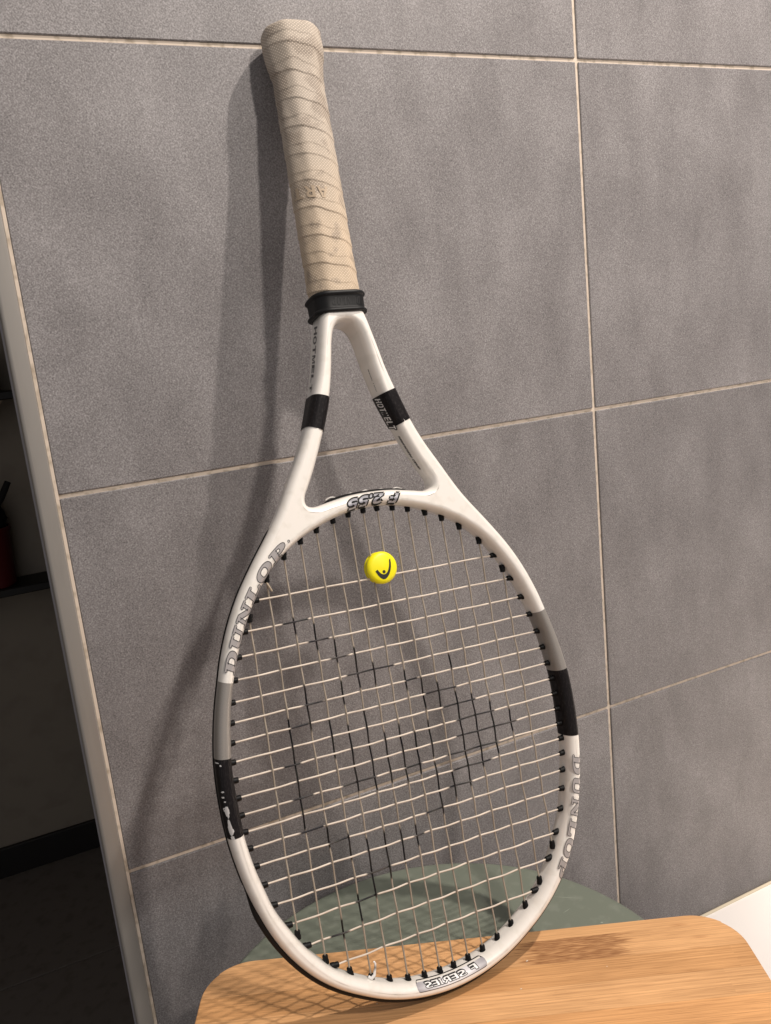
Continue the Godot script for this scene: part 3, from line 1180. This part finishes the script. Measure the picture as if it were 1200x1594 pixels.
func build_materials() -> void:
	tile_textures()
	wood_textures()
	grip_textures()
	M.white = speckled(Color(0.91, 0.888, 0.855), Color(0.83, 0.80, 0.755), 0.02, 51, 0.36, 0.35)
	M.white.clearcoat_enabled = true
	M.white.clearcoat = 1.0
	M.white.clearcoat_roughness = 0.08
	M.grey_paint = speckled(Color(0.565, 0.545, 0.52), Color(0.49, 0.47, 0.45), 0.2, 52, 0.36, 0.6)
	M.grey_paint.metallic = 0.25
	M.grey_paint.clearcoat_enabled = true
	M.grey_paint.clearcoat = 0.4
	M.grey_paint.clearcoat_roughness = 0.2
	M.black_paint = speckled(Color(0.095, 0.086, 0.088), Color(0.22, 0.20, 0.20), 0.06, 53, 0.42, 0.6)
	M.black_paint.clearcoat_enabled = true
	M.black_paint.metallic_specular = 0.2
	M.black_paint.clearcoat = 0.15
	M.black_paint.clearcoat_roughness = 0.08
	M.chip = mat(Color(0.80, 0.79, 0.78), 0.6)
	M.black_plastic = mat(Color(0.045, 0.045, 0.048), 0.5)
	M.black_plastic.metallic_specular = 0.3
	M.bumper = mat(Color(0.10, 0.092, 0.092), 0.55)
	M.bumper.metallic_specular = 0.3
	M.rubber = mat(Color(0.07, 0.068, 0.072), 0.5)
	M.rubber.metallic_specular = 0.35
	M.loop = mat(Color(0.70, 0.68, 0.66), 0.25)
	M.strings = mat(Color(1, 1, 1), 0.34)
	M.strings.metallic_specular = 0.25
	M.strings.vertex_color_use_as_albedo = true
	M.ink = mat(Color(0.16, 0.16, 0.17), 0.5)
	M.ink_dark = mat(Color(0.05, 0.05, 0.055), 0.55)
	M.ink_grey = mat(Color(0.30, 0.29, 0.29), 0.5)
	M.plain_white = mat(Color(0.92, 0.91, 0.90), 0.45)
	M.silver = mat(Color(0.63, 0.61, 0.605), 0.42, 0.15)
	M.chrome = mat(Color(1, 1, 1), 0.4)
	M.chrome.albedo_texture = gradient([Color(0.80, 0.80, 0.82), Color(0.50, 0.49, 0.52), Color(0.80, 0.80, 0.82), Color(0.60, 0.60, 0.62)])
	M.badge = mat(Color(1, 1, 1), 0.45)
	M.badge.albedo_texture = gradient([Color(0.90, 0.89, 0.89), Color(0.84, 0.83, 0.84), Color(0.60, 0.585, 0.60)], false)
	M.yellow = mat(Color(0.93, 0.88, 0.02), 0.42)
	M.mark = mat(Color(0.10, 0.10, 0.09), 0.5)
	M.grout = speckled(Color(0.80, 0.745, 0.68), Color(0.60, 0.54, 0.47), 0.06, 54, 0.9, 0.75)
	M.trim = speckled(Color(0.575, 0.555, 0.53), Color(0.53, 0.51, 0.49), 0.01, 55, 0.45, 0.4)
	M.trim.metallic = 0.35
	M.plaster = speckled(Color(0.60, 0.595, 0.62), Color(0.52, 0.51, 0.53), 0.05, 56, 0.8, 0.5)
	M.enamel = mat(Color(0.93, 0.905, 0.885), 0.12)
	M.caulk = mat(Color(0.80, 0.75, 0.66), 0.6)
	M.green = speckled(Color(0.43, 0.452, 0.405), Color(0.50, 0.52, 0.475), 0.045, 57, 0.5, 0.5)
	M.floor = speckled(Color(0.47, 0.44, 0.42), Color(0.40, 0.37, 0.35), 0.05, 58, 0.6, 0.7)
	M.room_wall = speckled(Color(0.60, 0.565, 0.52), Color(0.55, 0.515, 0.475), 0.02, 59, 0.9, 0.5)
	M.skirting = mat(Color(0.12, 0.11, 0.11), 0.5)
	M.shelf_metal = mat(Color(0.06, 0.055, 0.055), 0.5)
	M.red = mat(Color(0.34, 0.06, 0.075), 0.6)
	M.dark_cloth = mat(Color(0.07, 0.065, 0.07), 0.85)
	M.cloth = mat(Color(0.62, 0.57, 0.50), 0.9)
	M.card = mat(Color(0.45, 0.34, 0.21), 0.85)
	M.dust = mat(Color(0.86, 0.83, 0.77), 0.8)


# ---------------------------------------------------------------- setting
func build_wall() -> void:
	var wall := Node3D.new()
	wall.name = "wall"
	add_child(wall, true)
	wall.set_meta("kind", "structure")
	wall.set_meta("label", "wall of large grey porcelain tiles with beige grout lines")
	var top := 1.25
	var core := Shape.new()                          # the mortar bed whose face is the grout
	core.box(Vector3(-0.4800, FLOOR_Y, -0.110), Vector3(1.86, top, -0.0015), 0.0004, 3.0)
	put("grout", core, M.grout, wall)
	var j := 0.0031                                  # joint
	var cols := [[-0.4776, -j / 2], [j / 2, 0.6 - j / 2], [0.6 + j / 2, 1.2 - j / 2], [1.2 + j / 2, 1.8 - j / 2]]
	for row in range(-4, 5):
		var y0 := row * 0.303 + j / 2
		var y1 := (row + 1) * 0.303 - j / 2
		y0 = maxf(y0, FLOOR_Y + 0.002)
		y1 = minf(y1, top)
		if y1 - y0 < 0.02:
			continue
		for c in cols:
			var s := Shape.new()
			s.box(Vector3(c[0], y0, -0.009), Vector3(c[1], y1, rng.randf_range(-0.0001, 0.0001)), 0.0007, 1.0 / 0.62, Vector2(rng.randf(), rng.randf()))
			put("tile", s, M.tile[rng.randi() % 3], wall)
	# the metal profile that closes the tiled edge, rounded towards the return
	var tr := Shape.new()
	var pts := [Vector2(-0.4800, -0.004), Vector2(-0.4800, 0.0004), Vector2(-0.4812, 0.0012), Vector2(-0.4900, 0.0012), Vector2(-0.4914, 0.0009), Vector2(-0.4924, 0.0001), Vector2(-0.4929, -0.0012), Vector2(-0.4931, -0.012), Vector2(-0.4922, -0.0130)]
	for yy in [FLOOR_Y, top]:
		for k in pts.size():
			var d: Vector2 = (pts[mini(k + 1, pts.size() - 1)] - pts[maxi(k - 1, 0)]).normalized()
			tr.point(Vector3(pts[k].x, yy, pts[k].y), Vector3(d.y, 0, -d.x) * -1.0 if false else Vector3(d.y, 0, -d.x), Vector2(k * 0.1, yy * 1.5))
	for k in tr.n.size():
		if tr.n[k].dot(Vector3(-0.2, 0, 1)) < 0.0 and tr.v[k].x < -0.4805:
			tr.n[k] = -tr.n[k]
	tr.knit(0, 2, pts.size())
	put("trim_profile", tr, M.trim, wall)
	var ge := Shape.new()
	ge.box(Vector3(-0.4801, FLOOR_Y, -0.006), Vector3(-0.4777, top, 0.0001), 0.0002, 2.0)
	put("grout", ge, M.grout, wall)
	var endw := Shape.new()                          # the plastered return of the wall
	endw.box(Vector3(-0.4920, FLOOR_Y, -0.112), Vector3(-0.4802, top, -0.0105), 0.001, 2.0)
	put("wall_return", endw, M.plaster, wall)


func structure(called: String, s: Shape, m: Material) -> MeshInstance3D:
	var o := put(called, s, m)
	o.set_meta("kind", "structure")
	return o


func build_setting() -> void:
	build_wall()
	var fl := Shape.new()
	fl.box(Vector3(-2.2, FLOOR_Y - 0.05, -1.70), Vector3(2.2, FLOOR_Y - 0.004, 3.2), 0.001, 1.0)
	var floor_ := structure("floor", fl, M.grout_dark if M.has("grout_dark") else M.skirting)
	for ix in 7:
		for iz in 8:
			var s := Shape.new()
			var x0 := -2.2 + ix * 0.6
			var z0 := -1.693 + iz * 0.6
			s.box(Vector3(x0 + 0.0015, FLOOR_Y - 0.012, z0 + 0.0015), Vector3(x0 + 0.5985, FLOOR_Y, z0 + 0.5985), 0.001, 1.0, Vector2(rng.randf(), rng.randf()))
			put("floor_tile", s, M.floor, floor_)
	# the unlit room past the end of the wall
	var back := Shape.new()
	back.box(Vector3(-2.2, FLOOR_Y, -1.64), Vector3(1.9, 1.25, -1.525), 0.001, 1.0)
	structure("back_room_wall", back, M.room_wall)
	var side := Shape.new()
	side.box(Vector3(-1.45, FLOOR_Y, -1.525), Vector3(-1.33, 1.25, -0.05), 0.001, 1.0)
	structure("back_room_side_wall", side, M.room_wall)
	var ceil_ := Shape.new()
	ceil_.box(Vector3(-2.2, 1.25, -1.64), Vector3(1.9, 1.35, -0.02), 0.001, 1.0)
	structure("back_room_ceiling", ceil_, M.room_wall)
	var right := Shape.new()
	right.box(Vector3(1.75, FLOOR_Y, -1.525), Vector3(1.86, 1.25, -0.112), 0.001, 1.0)
	structure("back_room_end_wall", right, M.room_wall)
	var sk := Shape.new()
	sk.box(Vector3(-1.33, FLOOR_Y, -1.525), Vector3(1.75, FLOOR_Y + 0.077, -1.512), 0.002, 1.0)
	structure("skirting_board", sk, M.skirting)


func build_tub() -> void:
	var t := thing("bathtub", "white bathtub rim meeting the tiles at lower right", "bathtub", Vector3(0.86, FLOOR_Y, 0.40))
	# an apron and a rim that dips into a rounded basin
	var s := Shape.new()
	var top := -0.5945 - FLOOR_Y
	var loops := []
	var hx := 0.80
	var hz := 0.3995
	var steps := [[0.0, 0.0, 0.012], [0.0, top - 0.003, 0.012], [0.0006, top - 0.001, 0.012], [0.0025, top, 0.012], [0.068, top + 0.001, 0.06], [0.076, top - 0.003, 0.07], [0.083, top - 0.013, 0.08], [0.092, top - 0.06, 0.10], [0.115, top - 0.25, 0.12], [0.15, top - 0.36, 0.14], [0.21, top - 0.40, 0.14], [0.34, top - 0.41, 0.05]]
	var w := 64
	for st in steps:
		var ax: float = hx - st[0]
		var az: float = hz - st[0]
		var r: float = minf(st[2], az - 0.002)
		for k in w:
			var q := k / 16
			var th := (q + (k % 16) / 15.0) * PI / 2
			var cx := (ax - r) * (1.0 if q == 0 or q == 3 else -1.0)
			var cz := (az - r) * (1.0 if q < 2 else -1.0)
			s.point(Vector3(cx + cos(th) * r, st[1], cz + sin(th) * r), Vector3.ZERO)
	for i in steps.size():
		for k in w:
			var dk := s.v[i * w + (k + 1) % w] - s.v[i * w + (k + w - 1) % w]
			var di := s.v[mini(i + 1, steps.size() - 1) * w + k] - s.v[maxi(i - 1, 0) * w + k]
			s.n[i * w + k] = di.cross(dk).normalized()
	s.knit(0, steps.size(), w, true)
	var ps := []
	for k in w:
		ps.append(s.v[(steps.size() - 1) * w + k])
	s.flat(ps, Vector3.UP)
	put("basin", s, M.enamel, t)
	var c := Shape.new()
	c.tube(PackedVector3Array([Vector3(-0.80, top, -0.3985), Vector3(0.80, top, -0.3985)]), [0.0020], 8)
	put("sealant", c, M.caulk, t)


func build_stool() -> void:
	var t := thing("stool", "round sage green stool top under the bamboo board", "stool", Vector3(-0.2975, FLOOR_Y, 0.1855))
	var top := STOOL_Y - FLOOR_Y
	var s := Shape.new()
	var r := 0.1830
	s.lathe([Vector2(0.0, top - 0.030), Vector2(r - 0.006, top - 0.030), Vector2(r, top - 0.024), Vector2(r, top - 0.004), Vector2(r - 0.0012, top - 0.0012), Vector2(r - 0.004, top), Vector2(r * 0.8, top), Vector2(r * 0.4, top), Vector2(0.0, top)], 96)
	for k in s.v.size():
		s.uv[k] = Vector2(s.v[k].x, s.v[k].z) * 2.6
		if s.v[k].y >= top - 0.0001 and Vector2(s.v[k].x, s.v[k].z).length() < r - 0.003:
			s.n[k] = Vector3.UP
	var seat := put("seat", s, M.green, t)
	for k in 4:
		var th := PI / 4 + k * PI / 2
		var d := Vector3(cos(th), 0, sin(th))
		var l := Shape.new()
		l.tube(PackedVector3Array([d * 0.125 + Vector3.UP * (top - 0.030), d * 0.155]), [0.015, 0.011], 14)
		put("leg", l, M.green, t)
	var rg := Shape.new()
	var pts := PackedVector3Array()
	for k in 49:
		pts.append(Vector3(cos(TAU * k / 48.0) * 0.1462, 0.22, sin(TAU * k / 48.0) * 0.1462))
	rg.tube(pts, [0.006], 8, [], false)
	put("foot_ring", rg, M.green, t)
	# scuffs in the paint of the seat
	var sc := Shape.new()
	for k in 26:
		var a := Vector2(rng.randf_range(-0.14, 0.165), rng.randf_range(-0.175, 0.10))
		if a.length() > 0.168:
			continue
		var d := Vector2.from_angle(rng.randf_range(-0.5, 0.9)) * (rng.randf_range(0.004, 0.022) if k % 3 else 0.0014)
		var wdt := Vector2(-d.y, d.x).normalized() * (0.00022 if k % 3 else 0.0007)
		var y := top + 0.00012
		sc.flat([Vector3(a.x - d.x, y, a.y - d.y), Vector3(a.x + wdt.x, y, a.y + wdt.y), Vector3(a.x + d.x, y, a.y + d.y), Vector3(a.x - wdt.x, y, a.y - wdt.y)], Vector3.UP)
	put("scuffs", sc, M.scuff, seat).set_meta("kind", "stuff")


func build_board() -> void:
	var ang := 24.1
	var t := thing("bamboo_board", "orange bamboo board with rounded corners lying on the green stool", "board", Vector3.ZERO)
	var u := Vector2(cos(deg_to_rad(ang)), sin(deg_to_rad(ang)))
	var vv := Vector2(-u.y, u.x)
	var ctr := u * -0.17625 + vv * 0.3815
	var th := 0.0180
	t.position = Vector3(ctr.x, BOARD_Y - th, ctr.y)
	t.rotation.y = -deg_to_rad(ang)
	var hx := 0.19875
	var hz := 0.150
	var r := 0.034
	var outline := PackedVector2Array()
	for q in 4:
		for k in 13:
			var a := (q + k / 12.0) * PI / 2
			outline.append(Vector2((hx - r) * (1.0 if q == 0 or q == 3 else -1.0) + cos(a) * r, (hz - r) * (1.0 if q < 2 else -1.0) + sin(a) * r))
	var z := -hz
	var k2 := 0
	var widths := [0.0105, 0.0235, 0.0215, 0.0240, 0.0220, 0.0235, 0.0210, 0.0245, 0.0225, 0.0230, 0.0215, 0.0240, 0.0200, 0.0250, 0.0235]
	while z < hz - 0.001:
		var z1: float = minf(hz, z + widths[k2])
		if hz - z1 < 0.008:
			z1 = hz
		var rect := PackedVector2Array([Vector2(-0.3, z), Vector2(0.3, z), Vector2(0.3, z1), Vector2(-0.3, z1)])
		var polys := Geometry2D.intersect_polygons(outline, rect)
		if polys.size():
			var p: PackedVector2Array = polys[0]
			var s := Shape.new()
			var off := Vector2(rng.randf(), rng.randf())
			var uvs := Vector2(0.45, 0.30)
			if k2 == 1:                                   # the stained one: its picture fits it once
				uvs = Vector2(hx * 2.0, z1 - z)
				off = Vector2(0.5, -z / (z1 - z))
			var c := Vector2.ZERO
			for q in p:
				c += q
			c /= p.size()
			# top face drawn in by a hair, with a small rounded edge only along the rim of the board
			var nn := p.size()
			var top := PackedVector2Array()
			var rim := []
			for k in nn:
				var q := p[k]
				var on_cut := (absf(q.y - z) < 1e-5 and z > -hz + 1e-4) or (absf(q.y - z1) < 1e-5 and z1 < hz - 1e-4)
				var inner := q
				var g := Vector2(clampf(q.x, -(hx - r), hx - r), clampf(q.y, -(hz - r), hz - r))
				var od := (q - g).normalized() if q.distance_to(g) > 1e-5 else Vector2.ZERO
				inner = q - od * 0.0010
				if on_cut:
					inner.y = q.y + (0.00005 if absf(q.y - z) < 1e-5 else -0.00005)
				top.append(inner)
				rim.append(od)
			var ids := Geometry2D.triangulate_polygon(top)
			if ids.is_empty():
				top = p
				ids = Geometry2D.triangulate_polygon(top)
			var f := s.v.size()
			for q in top:
				s.point(Vector3(q.x, th, q.y), Vector3.UP, q / uvs + off)
			for k in range(0, ids.size(), 3):
				s.tri(f + ids[k], f + ids[k + 1], f + ids[k + 2])
			var prof := [[0.0010, th, 0.0], [0.0005, th - 0.0002, 0.45], [0.0001, th - 0.0005, 0.85], [0.0, th - 0.0010, 1.0], [0.0, 0.0010, 1.0], [0.0010, 0.0, 0.4]]
			for k in nn:
				var a := p[k]
				var b := p[(k + 1) % nn]
				var edge := Vector2(b.y - a.y, a.x - b.x).normalized()
				if edge.dot((a + b) * 0.5 - c) < 0.0:
					edge = -edge
				if absf(absf(edge.y) - 1.0) < 1e-4 and ((absf(a.y - z) < 1e-5 and z > -hz + 1e-4) or (absf(a.y - z1) < 1e-5 and z1 < hz - 1e-4)):
					continue                              # glued joint inside the board
				var g0 := s.v.size()
				for e in prof:
					for w in 2:
						var q := a if w == 0 else b
						var od: Vector2 = rim[k] if w == 0 else rim[(k + 1) % nn]
						if od == Vector2.ZERO:
							od = edge
						var pos: Vector2 = q - od * float(e[0])
						s.point(Vector3(pos.x, e[1], pos.y), Vector3(od.x * e[2], sqrt(maxf(0.0, 1.0 - e[2] * e[2])), od.y * e[2]).normalized(), q / uvs + off)
				s.knit(g0, prof.size(), 2)
			f = s.v.size()
			for q in top:
				s.point(Vector3(q.x, 0.0, q.y), Vector3.DOWN, q * 2.0)
			for k in range(0, ids.size(), 3):
				s.tri(f + ids[k], f + ids[k + 1], f + ids[k + 2])
			put("bamboo_stave", s, M.stained if k2 == 1 else M.wood[[0, 3, 1, 0, 2, 1, 0, 2, 3, 0, 1, 2, 0, 1, 2][k2]], t)
		z = z1
		k2 += 1
	# crumbs of plaster on the wood
	var cr := Shape.new()
	for k in 20:
		var p := Vector3(rng.randf_range(-0.17, 0.18), th + 0.0002, rng.randf_range(-0.13, 0.05))
		var q := rng.randf_range(0.0002, 0.00055)
		var a := rng.randf() * TAU
		var e := Vector3(cos(a), 0, sin(a)) * q * rng.randf_range(1.0, 2.4)
		var g := Vector3(-sin(a), 0, cos(a)) * q
		var h := Vector3.UP * q * 0.7
		cr.flat([p - e, p - g, p + h], (Vector3.UP - e - g).normalized())
		cr.flat([p + e, p + g, p + h], (Vector3.UP + e).normalized())
		cr.flat([p - e, p + g, p + h], Vector3.UP)
		cr.flat([p + e, p - g, p + h], Vector3.UP)
	put("crumbs", cr, M.dust, t).set_meta("kind", "stuff")


func build_back_room_things() -> void:
	# a shallow rack on the far wall and what stands on it, mostly in the dark
	var sh := thing("shelf_rack", "thin black metal shelf rack on the far wall of the dark room", "shelf", Vector3(-0.72, FLOOR_Y, -1.465))
	for y in [0.048, -0.392]:
		var s := Shape.new()
		s.box(Vector3(-0.42, y - FLOOR_Y - 0.016, -0.055), Vector3(0.30, y - FLOOR_Y + 0.002, 0.055), 0.002)
		put("shelf_board", s, M.shelf_metal, sh)
	for x in [-0.41, 0.29]:
		var s := Shape.new()
		s.box(Vector3(x - 0.008, 0.0, -0.053), Vector3(x + 0.008, 1.6, -0.037), 0.001)
		put("upright", s, M.shelf_metal, sh)
	var base := Vector3(-0.572, -0.390, -1.462)
	var bin := thing("storage_bin", "dark red storage bin on the lower shelf of the dark room", "bin", base)
	var s1 := Shape.new()
	var w := 40
	var steps := [[0.040, 0.0], [0.044, 0.004], [0.050, 0.125], [0.0535, 0.130], [0.0535, 0.137], [0.049, 0.138], [0.047, 0.128], [0.041, 0.008], [0.0, 0.006]]
	var prof := []
	for e in steps:
		prof.append(Vector2(e[0], e[1]))
	s1.lathe(prof, w)
	put("tub", s1, M.red, bin)
	var bag := thing("cloth_bag", "black cloth bundle with a stiff strap in the red bin", "bag", base + Vector3(0, 0.10, 0))
	var s2 := Shape.new()
	var nz := noise(9.0, 77, 2)
	var rows := 14
	for k in rows:
		var f := k / float(rows - 1)
		for j in 28:
			var th := TAU * j / 28.0
			var r := 0.047 * pow(sin(PI * clampf(0.12 + f * 0.88, 0.0, 1.0)), 0.6) * (1.0 + 0.25 * nz.get_noise_3d(cos(th), f * 2.0, sin(th)))
			var d := Vector3(cos(th), 0.0, sin(th))
			s2.point(d * r + Vector3.UP * (f * 0.14), (d + Vector3.UP * (f - 0.4)).normalized())
	s2.knit(0, rows, 28, true)
	put("bundle", s2, M.dark_cloth, bag)
	var s3 := Shape.new()
	s3.tube(PackedVector3Array([Vector3(0.02, 0.075, 0.03), Vector3(0.045, 0.105, 0.035), Vector3(0.066, 0.140, 0.035)]), [0.009, 0.008, 0.007], 10)
	put("strap", s3, M.dark_cloth, bag)
	var pk := thing("cardboard_box", "small tan cardboard box on the upper shelf of the dark room", "box", Vector3(-0.545, 0.050, -1.465))
	var s4 := Shape.new()
	s4.box(Vector3(-0.06, 0.0, -0.04), Vector3(0.052, 0.10, 0.04), 0.002)
	put("carton", s4, M.card, pk)
	var s5 := Shape.new()
	s5.box(Vector3(-0.058, 0.1003, -0.012), Vector3(0.050, 0.1008, 0.012), 0.0002)
	put("tape", s5, M.cloth, pk)
	var tw := thing("folded_towel", "pale folded towel hanging below the upper shelf", "towel", Vector3(-0.53, 0.030, -1.45))
	var s6 := Shape.new()
	for k in 9:
		var f := k / 8.0
		for j in 12:
			var u := j / 11.0
			s6.point(Vector3(lerpf(-0.05, 0.046 - 0.03 * f, u), -f * 0.06 * (1.0 - 0.5 * u), 0.03 + 0.006 * sin(u * 9.0)), Vector3(0.1 * cos(u * 9.0), 0.1, 1).normalized())
	s6.knit(0, 9, 12)
	for k in 9:
		var f := k / 8.0
		for j in 12:
			var u := j / 11.0
			s6.point(Vector3(lerpf(-0.05, 0.046 - 0.03 * f, u), -f * 0.06 * (1.0 - 0.5 * u), 0.024 + 0.006 * sin(u * 9.0)), Vector3(0.1 * cos(u * 9.0), 0.1, -1).normalized())
	s6.knit(108, 9, 12)
	put("cloth", s6, M.cloth, tw)


func _ready() -> void:
	rng.seed = 20240
	# camera
	var cam := Camera3D.new()
	cam.name = "camera"
	cam.fov = 62.66
	cam.near = 0.02
	cam.far = 30.0
	cam.transform = Transform3D(Basis(Vector3(0.8991, -0.1021, 0.4256), Vector3(0.1797, 0.9728, -0.1462), Vector3(-0.3991, 0.2080, 0.8930)), Vector3(-0.5095, 0.0907, 0.6367))
	add_child(cam)
	cam.current = true
	# surroundings: the even bounce of a pale bathroom
	var we := WorldEnvironment.new()
	we.name = "environment"
	var env := Environment.new()
	env.background_mode = Environment.BG_COLOR
	env.background_color = Color(0.645, 0.64, 0.645)
	env.tonemap_mode = Environment.TONE_MAPPER_LINEAR
	env.tonemap_exposure = 1.0
	env.sdfgi_enabled = true
	env.ssao_enabled = true
	env.ssil_enabled = true
	we.environment = env
	add_child(we)
	# the two ceiling spots above the photographer
	for l in [[Vector3(0.29, 1.22, 0.54), 1.85, 0.018], [Vector3(0.15, 1.22, 1.45), 1.95, 0.055]]:
		var o := OmniLight3D.new()
		o.name = "ceiling_spot_light"
		o.position = l[0]
		o.light_energy = l[1]
		o.light_color = Color(1.0, 0.96, 0.92)
		o.light_size = l[2]
		o.omni_range = 6.0
		o.omni_attenuation = 2.0
		o.shadow_enabled = true
		add_child(o, true)
	# a third spot, over the bathtub
	var tub_spot := SpotLight3D.new()
	tub_spot.name = "ceiling_spot_light"
	tub_spot.position = Vector3(1.12, 1.22, 0.42)
	tub_spot.rotation_degrees = Vector3(-90, 0, 0)
	tub_spot.spot_angle = 31.5
	tub_spot.spot_angle_attenuation = 0.6
	tub_spot.spot_range = 6.0
	tub_spot.spot_attenuation = 2.0
	tub_spot.light_energy = 9.0
	tub_spot.light_color = Color(1.0, 0.955, 0.91)
	tub_spot.light_size = 0.03
	tub_spot.shadow_enabled = true
	add_child(tub_spot, true)
	build_materials()
	M.scuff = mat(Color(0.60, 0.62, 0.57), 0.7)
	build_setting()
	build_tub()
	build_stool()
	build_board()
	build_racket()
	build_dampener()
	build_back_room_things()
